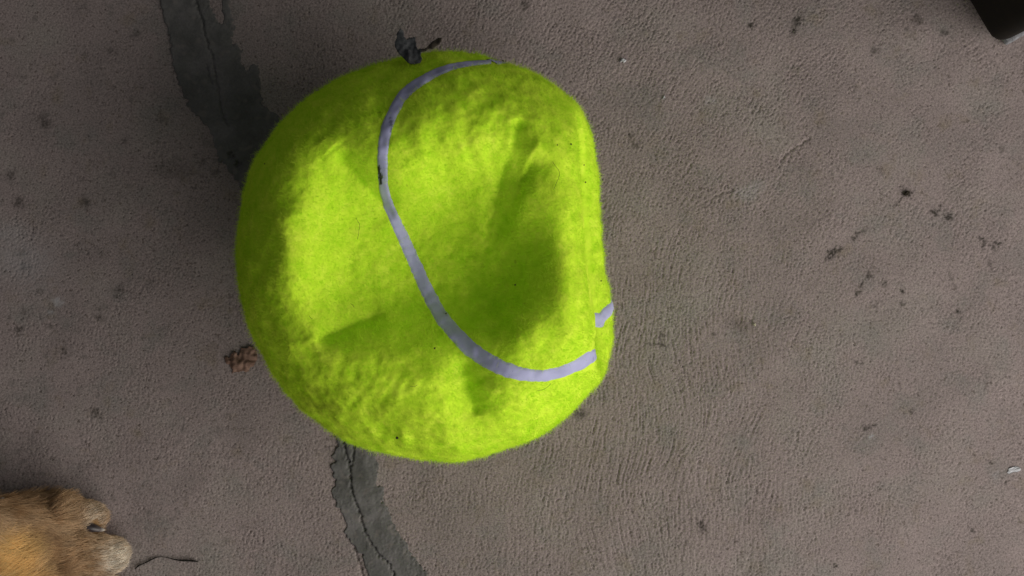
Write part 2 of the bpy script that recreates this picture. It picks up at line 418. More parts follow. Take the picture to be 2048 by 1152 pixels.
for bx, bd in ((605,8),(640,21),(700,39),(760,48),(800,54),(850,57),(900,55),(960,48),(1000,40),(1040,29),(1065,20),(1090,10.5),(1115,0),(1140,-7)):
    for by, bg_ in (((400,.50),(460,.86),(520,1.0),(580,.92),(630,.52),(675,.12)) if bx >= 1040 else ((400,.78),(460,.95),(520,1.0),(580,.98),(635,.78)) + (((680,.46),) if bx > 940 else ())):
        if bx in (760, 800, 850) and by == 400 or bx in (700, 760, 800) and by == 635 or bx < 700 and by == 635 and bx > 620: continue
        DENT.append((bx, by, bd * bg_ if bd > 0 else bd))
for f in (0.9, 0.99, 1.12):
    for (x, y) in OUT[::2]: DENT.append((CXp + (x - CXp) * f, CYp + (y - CYp) * f, 0))
DN = np.array(DENT, float); DX = DN[:, :2] / 100.0; DV = DN[:, 2]
def tps_u(r2): return 0.5 * r2 * np.log(r2 + 1e-9)
n_ = len(DX); A_ = np.zeros((n_ + 3, n_ + 3))
A_[:n_, :n_] = tps_u(((DX[:, None] - DX[None]) ** 2).sum(-1)) + np.eye(n_) * 0.12
A_[:n_, n_] = 1; A_[:n_, n_ + 1:] = DX; A_[n_, :n_] = 1; A_[n_ + 1:, :n_] = DX.T
W_ = np.linalg.solve(A_, np.concatenate([DV, [0, 0, 0]]))
def tps(px):
    q = px / 100.0; out = np.empty(len(q))
    for a in range(0, len(q), 40000):
        c = q[a:a + 40000]
        out[a:a + 40000] = tps_u(((c[:, None] - DX[None]) ** 2).sum(-1)) @ W_[:n_] + W_[n_] + c @ W_[n_ + 1:]
    return out
# sharp folds: polyline, half width px, depth mm (negative = ridge)
GROOVE = [(1160,262),(1163,290),(1166,350),(1170,430),(1176,520),(1185,600),(1194,668)]
FOLD = [([(672,300),(700,335),(760,400),(790,440)], 15, 6.5), ([(628,682),(680,662),(720,645),(775,625)], 13, 6.0), ([(1040,235),(1032,262),(1005,350),(975,470)], 20, 5.0), ([(1072,305),(1030,400),(985,480)], 20, 3.5),
        ([(955,835),(940,790),(915,720)], 18, 6.0), ([(672,262),(600,305),(582,365),(574,450),(572,560),(574,620),(592,695),(625,755)], 38, -1.8), ([(645,275),(665,300)], 18, -2.5), (GROOVE, 5.5, 12.0),
        ([(585,695),(640,672)], 12, -1.5), ([(1145,330),(1150,450),(1155,560),(1165,640)], 26, -1.0), ([(1040,360),(1060,310),(1085,275)], 14, -3.5),([(1010,330),(1022,270),(1020,225)], 12, -2.5), ([(985,800),(960,760)], 22, -1.5), ([(700,235),(655,290)], 20, -1.2)]

def ball_surface(phi, th):
    c, s = np.cos(th), np.sin(th)
    r = rho(phi)
    e = np.where(th > 0, 1.0, 0.92)
    x = BC[0] + np.cos(phi) * r * np.abs(c) ** e; y = BC[1] + np.sin(phi) * r * np.abs(c) ** e
    z = ZC + np.where(s > 0, HUP * s, HDN * s)
    z = 0.0005 + 0.5 * (z + np.sqrt(z * z + 0.010 ** 2)) - 0.0012          # rests flat on the floor
    p = np.stack([x, y, z], 1)
    # hollow in the right flank below the rim
    ph = np.mod(phi + math.pi, 2 * math.pi) - math.pi
    deg = np.degrees(ph); td = np.degrees(th)
    win = smooth01((deg + 36) / 16) * smooth01((45 - deg) / 18)
    cen = 15.0
    flank = win * np.exp(-((td - cen) / np.where(td > cen, 8.5, 9.0)) ** 2) * 0.026
    nrm = np.stack([np.cos(phi) * 0.95, np.sin(phi) * 0.95, np.full_like(phi, 0.12)], 1)
    p = p - nrm * flank[:, None]
    px = to_px(p)
    top = smooth01((th - math.radians(8)) / math.radians(14))
    d = np.zeros(len(phi)); m = top > 0
    dd = tps(px[m])
    for pts, w, dep in FOLD:
        ds, t = dist_poly(px[m], pts)
        endf = smooth01(np.minimum(t, 1 - t) / 0.22 + 0.12)
        dd = dd + dep * (np.exp(-np.sqrt(ds * ds + 16) / w)) * endf
    d[m] = np.clip(dd, -6, 70) * top[m] * 0.001
    ray = p - np.array([0, 0, CAM_H]); ray /= np.linalg.norm(ray, axis=1)[:, None]
    p = p + ray * d[:, None]
    # bunched felt
    rad = np.stack([np.cos(phi) * c, np.sin(phi) * c, s], 1)
    q = p * np.array([1, 1, 0.8])
    wv = 0.00085 * vnoise(q, 0.011, 1) + 0.00085 * vnoise(q, 0.0056, 2) + 0.00045 * vnoise(q, 0.0028, 3)
    # concentric puckers in the lower lobe
    g = np.exp(-(((px[:, 0] - 780) / 95) ** 2 + ((px[:, 1] - 805) / 75) ** 2)) * top
    rr = np.hypot(px[:, 0] - 905, (px[:, 1] - 870) * 0.9) + 22 * vnoise(q, 0.022, 5)
    wv = wv + g * 0.00034 * np.sin(rr / 25 * 2 * math.pi) * np.clip(0.5 + 1.1 * vnoise(q, 0.013, 7), 0, 1.3)
    g2 = np.exp(-(((px[:, 0] - 920) / 110) ** 2 + ((px[:, 1] - 300) / 90) ** 2)) * top
    q2 = np.stack([p[:, 0] * 1.6 + p[:, 1] * 0.5, p[:, 1] * 0.7, p[:, 2]], 1)
    wv = wv + g2 * 0.0017 * vnoise(q2, 0.0075, 6)
    wv = wv * smooth01((z - 0.004) / 0.02) * (1 - 0.55 * np.exp(-((px[:, 0] - 1130) / 45) ** 2))
    return p + rad * wv[:, None]

NS, NR = 760, 380
ph1 = np.arange(NS) / NS * 2 * math.pi
th1 = np.linspace(math.pi / 2, -math.pi / 2, NR + 2)[1:-1]
TH, PH = np.meshgrid(th1, ph1, indexing='ij'); TH, PH = TH.ravel(), PH.ravel()
bco = ball_surface(PH, TH)
capT = ball_surface(np.array([0.0]), np.array([math.pi / 2 - 1e-4])); capB = np.array([[BC[0], BC[1], 0.0006]])
bid = np.arange(NS * NR).reshape(NR, NS); nxt = np.roll(bid, -1, 1)
bq = np.stack([bid[:-1], bid[1:], nxt[1:], nxt[:-1]], -1).reshape(-1, 4)
tri_t = np.stack([bid[0], nxt[0], np.full(NS, NS * NR)], 1); tri_b = np.stack([nxt[-1], bid[-1], np.full(NS, NS * NR + 1)], 1)
allco = np.concatenate([bco, capT, capB])
btri = np.concatenate([bq[:, [0, 1, 2]], bq[:, [0, 2, 3]], tri_t[:, [0, 1, 2]], tri_b])
btri[len(bq) * 2:len(bq) * 2 + NS] = np.stack([np.full(NS, NS * NR), bid[0], nxt[0]], 1)

ball = empty('tennis_ball', (BC[0], BC[1], 0.0))
tag(ball, 'oversized deflated yellow felt tennis ball with dented top and pale seam', 'tennis ball')
felt = local(mesh_np('felt_cover', allco, btri, M_FELT, ball))
v0, v1, v2 = allco[btri[:, 0]], allco[btri[:, 1]], allco[btri[:, 2]]
fn = np.cross(v1 - v0, v2 - v0); far = np.linalg.norm(fn, axis=1); fn = fn / np.maximum(far, 1e-12)[:, None]
vn = np.zeros_like(allco)
for k in range(3): np.add.at(vn, btri[:, k], fn * far[:, None])
vn /= np.maximum(np.linalg.norm(vn, axis=1), 1e-12)[:, None]
bpx = to_px(allco)
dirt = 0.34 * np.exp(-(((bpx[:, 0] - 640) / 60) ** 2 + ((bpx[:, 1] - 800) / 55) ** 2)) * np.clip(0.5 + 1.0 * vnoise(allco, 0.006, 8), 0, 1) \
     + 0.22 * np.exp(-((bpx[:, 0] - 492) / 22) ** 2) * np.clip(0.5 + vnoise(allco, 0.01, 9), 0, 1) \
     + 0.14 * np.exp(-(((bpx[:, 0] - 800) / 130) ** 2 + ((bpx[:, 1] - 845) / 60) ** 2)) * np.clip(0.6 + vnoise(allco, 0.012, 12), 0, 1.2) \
     + 0.30 * np.exp(-(((bpx[:, 0] - 815) / 28) ** 2 + ((bpx[:, 1] - 132) / 9) ** 2)) \
     + 0.5 * smooth01((vnoise(allco, 0.0016, 10) - 0.74) / 0.2) * smooth01(vnoise(allco, 0.03, 11) + 0.4)  # dirt, plus plain darkening along the left outline and below the leaf
attr(felt, 'dirt', np.clip(dirt, 0, 1))

# seam stripe
bvh = BVHTree.FromPolygons([tuple(v) for v in allco.tolist()], [tuple(t) for t in btri.tolist()])
CAMV = Vector((0, 0, CAM_H))
def hit(px, py):
    h = bvh.ray_cast(CAMV, (Vector(P(px, py, 0)) - CAMV).normalized())
    return h
SEAM = [(1000,123.5,5),(980,124,8),(940,127,11),(905,133,14),(870,146,18),(835,166,21),(805,190,23),(788,220,24),(775,250,24),(768,280,23),(765,310,22),(765,345,21),(768,380,20),(777,410,21),(790,440,23),(806,475,25),(822,510,26),(840,550,27),(858,590,28),(880,630,30),(908,665,31),(940,698,33),(975,722,34),(1010,739,31),(1050,750,28),(1085,752,25),(1120,745,24),(1155,731,25),(1180,715,25),(1194,704,25),(1204,692,24)]
def resample(a, step):
    a = np.asarray(a, float); d = np.concatenate([[0], np.cumsum(np.hypot(*np.diff(a[:, :2], axis=0).T))])
    t = np.arange(0, d[-1], step); out = []
    for k in range(a.shape[1]):                 # Catmull-Rom like smoothing through a fine linear table
        v = np.interp(t, d, a[:, k]); ker = np.hanning(int(30 / step) | 1); ker /= ker.sum()
        h = len(ker) // 2; out.append(np.convolve(np.concatenate([2 * v[0] - v[h:0:-1], v, 2 * v[-1] - v[-2:-h - 2:-1]]), ker, 'valid'))
    return np.stack(out, 1)
NA = 9
seam_pts = []
er = np.random.default_rng(4)
def edge_noise(n):
    v = er.standard_normal(n + 8); return np.convolve(v, [0.25, 0.5, 0.25], 'same')[4:-4]
def seam_rows(sm):
    rows = []; en1, en2 = edge_noise(len(sm)), edge_noise(len(sm))
    tg = np.gradient(sm[:, :2], axis=0); tg /= np.linalg.norm(tg, axis=1)[:, None]; nr = np.stack([-tg[:, 1], tg[:, 0]], 1)
    for k in range(len(sm)):
        row = []
        for a in np.linspace(-1, 1, NA):
            w = sm[k, 2] / 2 * (1 + 0.065 * (en1[k] if a < 0 else en2[k]))
            h = hit(*(sm[k, :2] + nr[k] * a * w))
            if h[0] is None: row = None; break
            row.append(np.array(h[0]) + np.array(h[1]) * (0.0008 * (1 - abs(a) ** 6) - 0.0002))
        if row is None: continue
        zz = np.abs(np.diff([q[2] for q in row])).max()
        if zz > 0.006 or (rows and np.linalg.norm(row[NA // 2] - rows[-1][NA // 2]) > 0.006):
            if rows: break
            continue
        rows.append(row); seam_pts.append((row[NA // 2], np.linalg.norm(row[0] - row[-1]) / 2))
    return rows
rows = seam_rows(resample(SEAM, 3.0))
# the part of the seam that runs out of sight, in the ball's own latitude and longitude
def ll(pt):
    i = int(np.argmin(((bco - pt) ** 2).sum(1))); return PH[i], TH[i]
def seam_path(keys, n, w_mm, close=None):
    keys = np.array(keys, float); t = np.linspace(0, len(keys) - 1, n)
    ph = np.interp(t, np.arange(len(keys)), keys[:, 0]); th = np.interp(t, np.arange(len(keys)), keys[:, 1])
    ker = np.hanning(max(3, n // 17) | 1); ker /= ker.sum(); h = len(ker) // 2
    sm1 = lambda v: np.convolve(np.concatenate([2 * v[0] - v[h:0:-1], v, 2 * v[-1] - v[-2:-h - 2:-1]]), ker, 'valid')
    ph, th = sm1(ph), sm1(th)
    e = 2e-3
    p0 = ball_surface(ph, th); dp = (ball_surface(ph + e, th) - p0) / e; dt = (ball_surface(ph, th + e) - p0) / e
    tan = np.gradient(p0, axis=0); nn = np.cross(dp, dt); nn /= np.linalg.norm(nn, axis=1)[:, None]
    ac = np.cross(nn, tan); ac /= np.linalg.norm(ac, axis=1)[:, None]
    G = np.stack([(dp * dp).sum(1), (dp * dt).sum(1), (dt * dt).sum(1)], 1); b1 = (ac * dp).sum(1); b2 = (ac * dt).sum(1)
    det = np.maximum(G[:, 0] * G[:, 2] - G[:, 1] ** 2, 1e-12)
    du = (b1 * G[:, 2] - b2 * G[:, 1]) / det; dv = (G[:, 0] * b2 - G[:, 1] * b1) / det
    out = []
    for a in np.linspace(-1, 1, NA):
        w = w_mm * 0.0005 * a
        q = ball_surface(ph + du * w, th + dv * w)
        out.append(q + nn * (0.0008 * (1 - abs(a) ** 6) - 0.0002))
    R = np.stack(out, 1)
    return [list(r) for r in R]
tri_all = []; co_all = []
def add_rows(rs):
    base = len(co_all); n = len(rs)
    for r in rs: co_all.extend(r)
    for k in range(n - 1):
        for a in range(NA - 1):
            i = base + k * NA + a
            tri_all.append((i, i + 1, i + NA + 1, i + NA))
wrap = lambda a: (a + math.pi) % (2 * math.pi) - math.pi
lw = lambda p: (wrap(ll(p)[0]), ll(p)[1])
A0, Z0 = lw(rows[-1][NA // 2]), lw(rows[0][NA // 2])
B = [lw(np.array(hit(x, y)[0])) for x, y in ((1200, 641), (1207, 634), (1214, 627), (1221, 620))]
hid = seam_path([A0, (A0[0] + 0.02, 0.5 * (A0[1] + 0.27)), (0.5 * (A0[0] + B[0][0]), 0.25), (B[0][0] - 0.03, 0.5 * (B[0][1] + 0.25))] + B +
                [(B[3][0] + 0.05, B[3][1] - 0.09), (B[3][0] + 0.2, -0.35), (B[3][0] + 0.6, -0.62), (B[3][0] + 1.1, -0.55), (Z0[0] - 0.15, -0.15), (Z0[0] - 0.06, 0.08), Z0], 420, 7.8)
def same_way(r, ref): return r if np.linalg.norm(r[0] - ref[0]) < np.linalg.norm(r[-1] - ref[0]) else r[::-1]
flip = same_way(hid[3], rows[-1]) is not hid[3]
hid = [r[::-1] if flip else r for r in hid]
add_rows(rows + hid[4:-2])
for r in hid: seam_pts.append((r[NA // 2], 0.0038))
def seam_mat():
    m, nt, b = new_mat('seam_rubber'); co = N(nt, 'ShaderNodeNewGeometry').outputs['Position']
    n1 = noise_node(nt, 90, 4, 0.6, co)
    c = ramp(nt, n1.outputs[0], [(0.3, (0.37, 0.38, 0.60)), (0.7, (0.46, 0.47, 0.72))])
    n2 = noise_node(nt, 1500, 2, 0.5, co)
    c = mix(nt, ramp(nt, n2.outputs[0], [(0.70, (0, 0, 0)), (0.76, (0.6,) * 3)]), c, (0.10, 0.10, 0.13))
    c = mix(nt, attr_node(nt, 'scuff').outputs['Fac'], c, (0.018, 0.018, 0.020))
    nt.links.new(c, b.inputs['Base Color']); b.inputs['Roughness'].default_value = 0.6; b.inputs['Specular IOR Level'].default_value = 0.3
    return m
seam = local(mesh_np('seam_stripe', np.array(co_all), np.array(tri_all), seam_mat(), ball))
seam['label'] = 'pale lavender rubber seam line'
spx = to_px(np.array(co_all)); s3 = np.array(co_all)
sd, st_ = dist_poly(spx, [(756,335),(760,350),(762,366)])
scf = smooth01((5.0 - sd + 2.5 * vnoise(s3, 0.0008, 20)) / 2.5)
sd2, _ = dist_poly(spx, [(781,236),(783,262),(780,290)]); scf = np.maximum(scf, 0.6 * smooth01((3 - sd2 + 3 * vnoise(s3, 0.001, 21)) / 2))
attr(seam, 'scuff', np.clip(scf, 0, 1))

# felt fuzz
def fuzz(n, seed):
    r = np.random.default_rng(seed)
    cen = (v0 + v1 + v2) / 3
    wgt = far * (cen[:, 2] > 0.006); wgt = wgt / wgt.sum()
    f = r.choice(len(btri), n, p=wgt)
    u, v = r.random(n), r.random(n); fl = u + v > 1; u[fl], v[fl] = 1 - u[fl], 1 - v[fl]
    p = v0[f] + (v1[f] - v0[f]) * u[:, None] + (v2[f] - v0[f]) * v[:, None]
    nn = vn[btri[f, 0]]
    spc = np.array([s[0] for s in seam_pts]); sw = np.array([s[1] for s in seam_pts])
    keep = np.ones(n, bool)
    for a in range(0, n, 20000):
        d2 = np.sqrt(((p[a:a + 20000, None] - spc[None]) ** 2).sum(-1)) - sw[None]
        keep[a:a + 20000] = d2.min(1) > -0.0006 * r.random(len(d2))
    keep &= (dist_poly(to_px(p), GROOVE)[0] > 6.5) | (p[:, 2] < 0.09)          # the felt parts along the fold
    p, nn = p[keep], nn[keep]; n = len(p)
    t = np.stack([vnoise(p, 0.010, 31), vnoise(p, 0.010, 32), vnoise(p, 0.010, 33)], 1) * 0.8 + r.standard_normal((n, 3)) * 0.55
    t -= nn * (t * nn).sum(1)[:, None]
    L = (0.0012 + 0.0016 * r.random(n) ** 2 + 0.0026 * (r.random(n) > 0.92))[:, None]
    up = (0.25 + 0.35 * r.random(n))[:, None]
    d1 = nn * up + t * 0.7; d1 /= np.linalg.norm(d1, axis=1)[:, None]
    d2 = d1 + nn * (r.standard_normal(n) * 0.5)[:, None] + r.standard_normal((n, 3)) * 0.55; d2 /= np.linalg.norm(d2, axis=1)[:, None]
    pts = np.stack([p - nn * 0.0002, p + d1 * L * 0.5, p + d1 * L * 0.5 + d2 * L * 0.5], 1)
    rad = np.stack([np.full(n, 0.000042), np.full(n, 0.000036), np.full(n, 0.000015)], 1)
    tone = np.clip(0.5 + 0.55 * vnoise(p, 0.006, 34) + 0.10 * r.standard_normal(n), 0, 1)[:, None]
    col = np.array([0.54, 0.84, 0.030]) * (1 - tone) + np.array([0.81, 0.95, 0.11]) * tone
    ppx = to_px(p)
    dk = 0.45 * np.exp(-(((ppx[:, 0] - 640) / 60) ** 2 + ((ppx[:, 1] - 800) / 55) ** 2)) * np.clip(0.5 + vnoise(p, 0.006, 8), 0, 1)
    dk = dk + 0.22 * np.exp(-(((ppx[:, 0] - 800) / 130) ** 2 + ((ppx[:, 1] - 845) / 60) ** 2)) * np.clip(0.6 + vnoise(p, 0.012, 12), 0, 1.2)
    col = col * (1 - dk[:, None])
    return pts, rad, col
fp, fr_, fc = fuzz(240000, 51)
strands('felt_fuzz', fp, fr_, fc, M_FIBRE, ball)

def on_ball(px, py, off=0.0):
    h = hit(px, py); return np.array(h[0]) + np.array(h[1]) * off, np.array(h[1])

# ------------------------------------------------------------------ the dog's paw
from_me = bpy.data.meshes.new('paw_blend')
bm = bmesh.new()
def ell(c, r, rot=None):
    m = Matrix.Translation(Vector(c)) @ (rot or Matrix.Identity(4)) @ Matrix.Diagonal((*r, 1))
    bmesh.ops.create_uvsphere(bm, u_segments=24, v_segments=14, radius=1.0, matrix=m)
def rz(a): return Matrix.Rotation(math.radians(a), 4, 'Z')
def chain(c0, r0, c1, r1, n):
    c0, c1 = np.array(c0), np.array(c1)
    for k in range(n):
        t = k / (n - 1); r = r0 + (r1 - r0) * t; ell(c0 + (c1 - c0) * t, (r, r, r))
toes = [((160,1040),(118,1034),6,0.0120),((196,1112),(138,1096),6,0.0135),((190,1184),(132,1168),-6,0.0135),((145,1248),(100,1220),-18,0.0115)]
for (tx, ty), (kx, ky), a, r in toes:
    ell(P(tx, ty, 0.0125), (r * 1.35, r * 0.98, 0.0125), rz(a))
    ell(P((tx * 2 + kx) / 3, (ty * 2 + ky) / 3, 0.017), (r * 1.2, r, 0.014), rz(a))
    ell(P(kx, ky, 0.021), (r * 1.35, r * 1.05, 0.016), rz(a))
ell(P(85, 1120, 0.024), (0.026, 0.033, 0.022)); ell(P(45, 1110, 0.030), (0.026, 0.031, 0.026))
ell(P(85, 1120, 0.010), (0.030, 0.028, 0.010)); ell(P(60, 1078, 0.024), (0.030, 0.024, 0.023)); ell(P(90, 1058, 0.018), (0.028, 0.020, 0.018))
chain(P(25, 1095, 0.036), 0.027, P(-60, 1100, 0.066), 0.0265, 5)
chain(P(-60, 1100, 0.066), 0.0265, P(-330, 1120, 0.150), 0.030, 9)
chain(P(-330, 1120, 0.150), 0.030, P(-800, 1130, 0.24), 0.042, 10)
bm.to_mesh(from_me); bm.free()
tmp = bpy.data.objects.new('paw_blend', from_me); link(tmp)
md = tmp.modifiers.new('r', 'REMESH'); md.mode = 'VOXEL'; md.voxel_size = 0.0016
ms = tmp.modifiers.new('s', 'SMOOTH'); ms.factor = 0.5; ms.iterations = 6
dg = bpy.context.evaluated_depsgraph_get()
pm = bpy.data.meshes.new_from_object(tmp.evaluated_get(dg))
bpy.data.objects.remove(tmp); bpy.data.meshes.remove(from_me)
paw = empty('dog', tuple(P(120, 1110, 0.0)))
tag(paw, 'golden furred dog foreleg with pale toe tips resting on the concrete', 'dog')
pm.materials.clear(); pm.materials.append(simple_mat('dog_skin', (0.16, 0.085, 0.035), (0.24, 0.14, 0.06), 150, 0.8))
body = bpy.data.objects.new('foreleg', pm); pm.name = 'foreleg'; link(body, paw); local(body)
nv = len(pm.vertices); pco = np.zeros(nv * 3, np.float32); pm.vertices.foreach_get('co', pco); pco = pco.reshape(-1, 3).astype(float)
pco[:, 2] = np.maximum(pco[:, 2], 0.0004); pm.vertices.foreach_set('co', pco.astype(np.float32).ravel()); pm.update()
pm.polygons.foreach_set('use_smooth', np.ones(len(pm.polygons), bool))
pnv = np.zeros(nv * 3, np.float32); pm.vertices.foreach_get('normal', pnv); pnv = pnv.reshape(-1, 3).astype(float)
pm.calc_loop_triangles(); lt = np.zeros(len(pm.loop_triangles) * 3, np.int32); pm.loop_triangles.foreach_get('vertices', lt); lt = lt.reshape(-1, 3)

def fur(n, seed):
    r = np.random.default_rng(seed)
    a, b, c = pco[lt[:, 0]], pco[lt[:, 1]], pco[lt[:, 2]]
    ar = np.linalg.norm(np.cross(b - a, c - a), axis=1); cx = (a + b + c) / 3
    px = to_px(cx)
    w = ar * (cx[:, 2] > 0.002) * np.where(px[:, 0] > -60, 1.0, 0.22); w /= w.sum()
    f = r.choice(len(lt), n, p=w); u, v = r.random(n), r.random(n); fl = u + v > 1; u[fl], v[fl] = 1 - u[fl], 1 - v[fl]
    p = a[f] + (b[f] - a[f]) * u[:, None] + (c[f] - a[f]) * v[:, None]
    kp = np.hypot(to_px(p)[:, 0] - 183, to_px(p)[:, 1] - 1056) > 12 + 3 * r.random(n)      # bare patch round the claw
    p, f = p[kp], f[kp]; n = len(p)
    nn = pnv[lt[f, 0]]; px = to_px(p)
    toe = smooth01((px[:, 0] - 70) / 100)
    # coat runs down the leg and out along the toes, fanning a little
    fl_d = np.stack([np.ones(n), 0.10 + 0.45 * (1120 - px[:, 1]) / 120 * (0.3 + 0.7 * toe), -0.25 - 0.25 * toe], 1)
    fl_d += 0.30 * np.stack([vnoise(p, 0.012, 61), vnoise(p, 0.012, 62), vnoise(p, 0.012, 63)], 1) + 0.14 * r.standard_normal((n, 3))
    fl_d -= nn * (fl_d * nn).sum(1)[:, None]; fl_d /= np.maximum(np.linalg.norm(fl_d, axis=1), 1e-6)[:, None]
    L = ((0.0140 - 0.0075 * toe) * (0.65 + 0.5 * r.random(n)))[:, None]
    lift = (0.30 + 0.12 * r.random(n) - 0.10 * toe)[:, None]
    d1 = fl_d + nn * lift; d1 /= np.linalg.norm(d1, axis=1)[:, None]
    # strands gather into locks
    lk = np.stack([vnoise(p, 0.0035, 64), vnoise(p, 0.0035, 65), vnoise(p, 0.0035, 66)], 1) * 0.22
    d2 = d1 + lk - nn * 0.10 + 0.06 * r.standard_normal((n, 3)); d3 = d2 + lk * 0.8 - nn * 0.12
    p1 = p + d1 * L * 0.34; p2 = p1 + d2 * L * 0.33; p3 = p2 + d3 * L * 0.33
    pts = np.stack([p - nn * 0.0004, p1, p2, p3], 1); pts[:, :, 2] = np.maximum(pts[:, :, 2], 0.0006)
    rad = np.stack([np.full(n, 0.00009), np.full(n, 0.00008), np.full(n, 0.00006), np.full(n, 0.00002)], 1)
    gold, brown, white, tan = np.array([0.72, 0.47, 0.18]), np.array([0.33, 0.185, 0.085]), np.array([0.74, 0.68, 0.58]), np.array([0.58, 0.40, 0.24])
    leg = smooth01((95 - px[:, 0]) / 70 + 0.3 * vnoise(p, 0.015, 70)) * smooth01((px[:, 1] - 1035) / 60)
    tone = np.clip(0.5 + 0.55 * vnoise(p, 0.012, 67) + 0.18 * r.standard_normal(n), 0, 1)[:, None]
    col = brown * (1 - tone) + tan * tone
    band, _ = dist_poly(px, [(60,1065),(85,1095),(100,1130),(120,1170)]); bd = (0.55 * np.exp(-(band / 24) ** 2))[:, None]
    col = col * (1 - leg[:, None]) + gold * (0.75 + 0.35 * tone) * leg[:, None]  # golden coat, painted brighter where light reaches the rising leg
    col = col * (1 - bd) + brown * 0.8 * bd  # shade of the crease between leg and toes, put into the coat colour
    tips = np.maximum(np.exp(-(((px[:, 0] - 226) / 38) ** 2 + ((px[:, 1] - 1116) / 34) ** 2)), 0.5 * np.exp(-(((px[:, 0] - 180) / 30) ** 2 + ((px[:, 1] - 1035) / 32) ** 2)))
    tips = np.maximum(tips, np.exp(-(((px[:, 0] - 215) / 42) ** 2 + ((px[:, 1] - 1185) / 36) ** 2)))
    tips = np.clip(tips * 1.25 * (0.8 + 0.25 * r.standard_normal(n)), 0, 1)[:, None]
    col = col * (1 - tips) + white * tips
    lock = np.clip(1.10 + 0.42 * vnoise(p * np.array([0.35, 1, 1]), 0.0022, 68), 0.45, 1.3)
    col *= (lock * (0.8 + 0.4 * r.random(n)))[:, None]
    return pts, rad, col
up_, ur_, uc_ = fur(60000, 71)
strands('fur', up_, ur_, uc_, M_FUR, paw)

def claw_mat():
    m, nt, b = new_mat('claw_horn'); a = attr_node(nt, 'tip').outputs['Fac']
    c = ramp(nt, a, [(0.25, (0.030, 0.022, 0.026)), (0.62, (0.10, 0.085, 0.085)), (0.85, (0.50, 0.46, 0.42))])
    nt.links.new(c, b.inputs['Base Color']); b.inputs['Roughness'].default_value = 0.35
    return m
M_CLAW = claw_mat()
def claw(base, yaw, length, r0, curl=1.0):
    n, k = 12, 10; co, fc, tp = [], [], []
    for a in range(n):
        t = a / (n - 1); ang = curl * t
        cx = length * math.sin(ang) / max(curl, .1); cz = -length * (1 - math.cos(ang)) / max(curl, .1)
        r = r0 * (1 - t) ** 0.75 + 0.00015
        for b in range(k):
            q = 2 * math.pi * b / k
            off = Vector((math.sin(ang) * math.sin(q) * r, math.cos(q) * r * 0.75, math.cos(ang) * math.sin(q) * r))
            v = Vector((cx, 0, cz)) + off; v.rotate(Matrix.Rotation(yaw, 3, 'Z')); co.append(np.array(base) + np.array(v)); tp.append(t)
    for a in range(n - 1):
        for b in range(k): fc.append((a * k + b, a * k + (b + 1) % k, (a + 1) * k + (b + 1) % k, (a + 1) * k + b))
    o = local(mesh_np('claw', np.array(co), np.array(fc), M_CLAW, paw)); attr(o, 'tip', tp); return o
claw(P(178, 1053, 0.0215), math.radians(-20), 0.0105, 0.0042, 1.0)
claw(P(213, 1116, 0.0150), math.radians(-5), 0.0090, 0.0028, 1.1)
claw(P(208, 1188, 0.0150), math.radians(-12), 0.0090, 0.0028, 1.1)
claw(P(158, 1254, 0.0150), math.radians(-25), 0.0080, 0.0026, 1.1)
claw(P(-10, 1014, 0.050), math.radians(50), 0.0075, 0.0050, 0.8)

# ------------------------------------------------------------------ dark foot at the edge of the floor
def lathe(name, c, prof, mat, parent, seg=40, sq=1.0):
    co, fc = [], []
    for r, z in prof:
        for k in range(seg):
            a = 2 * math.pi * k / seg; ca, sa = math.cos(a), math.sin(a)
            co.append((c[0] + math.copysign(abs(ca) ** sq, ca) * r, c[1] + math.copysign(abs(sa) ** sq, sa) * r, z))
    for j in range(len(prof) - 1):
        for k in range(seg): fc.append((j * seg + k, j * seg + (k + 1) % seg, (j + 1) * seg + (k + 1) % seg, (j + 1) * seg + k))
    return local(mesh_np(name, np.array(co), np.array(fc), mat, parent))
def block(name, cx, cy, ang, lx, ly, z0, z1, mat, parent, bev=0.003, taper=0.0):
    b = bmesh.new(); bmesh.ops.create_cube(b, size=1.0)
    for v in b.verts:
        k = 1 - taper * (v.co.z + 0.5); v.co = Vector((v.co.x * lx * k, v.co.y * ly * k, z0 + (v.co.z + 0.5) * (z1 - z0)))
    bmesh.ops.bevel(b, geom=list(b.edges), offset=bev, segments=4, profile=0.6, affect='EDGES')
    c, s_ = math.cos(ang), math.sin(ang)
    for v in b.verts:
        x, y = v.co.x, v.co.y; v.co.x = cx + x * c - y * s_; v.co.y = cy + x * s_ + y * c
    me = bpy.data.meshes.new(name); b.to_mesh(me); b.free(); me.materials.append(mat)
    me.polygons.foreach_set('use_smooth', np.ones(len(me.polygons), bool))
    return local(link(bpy.data.objects.new(name, me), parent))
_a = math.radians(30); _c = P(1977, 104, 0.0); _u = np.array([math.cos(_a), math.sin(_a)]); _v = np.array([-math.sin(_a), math.cos(_a)])
fc0 = _c[:2] + _u * 0.032 + _v * 0.030
foot = empty('furniture_foot', (fc0[0], fc0[1], 0.0))
tag(foot, 'nearly black square foot standing on a pale grey pad', 'furniture foot')
block('dark_block', fc0[0], fc0[1], _a, 0.064, 0.058, 0.0062, 0.13, simple_mat('blackened_wood', (0.005, 0.004, 0.0035), (0.011, 0.007, 0.005), 120, 0.95), foot, 0.012)
pc = fc0 - _v * 0.0040 + _u * 0.006
block('pad', pc[0], pc[1], _a, 0.056, 0.056, 0.0004, 0.0060, simple_mat('worn_pad', (0.09, 0.09, 0.10), (0.30, 0.30, 0.33), 420, 0.7), foot, 0.0026)

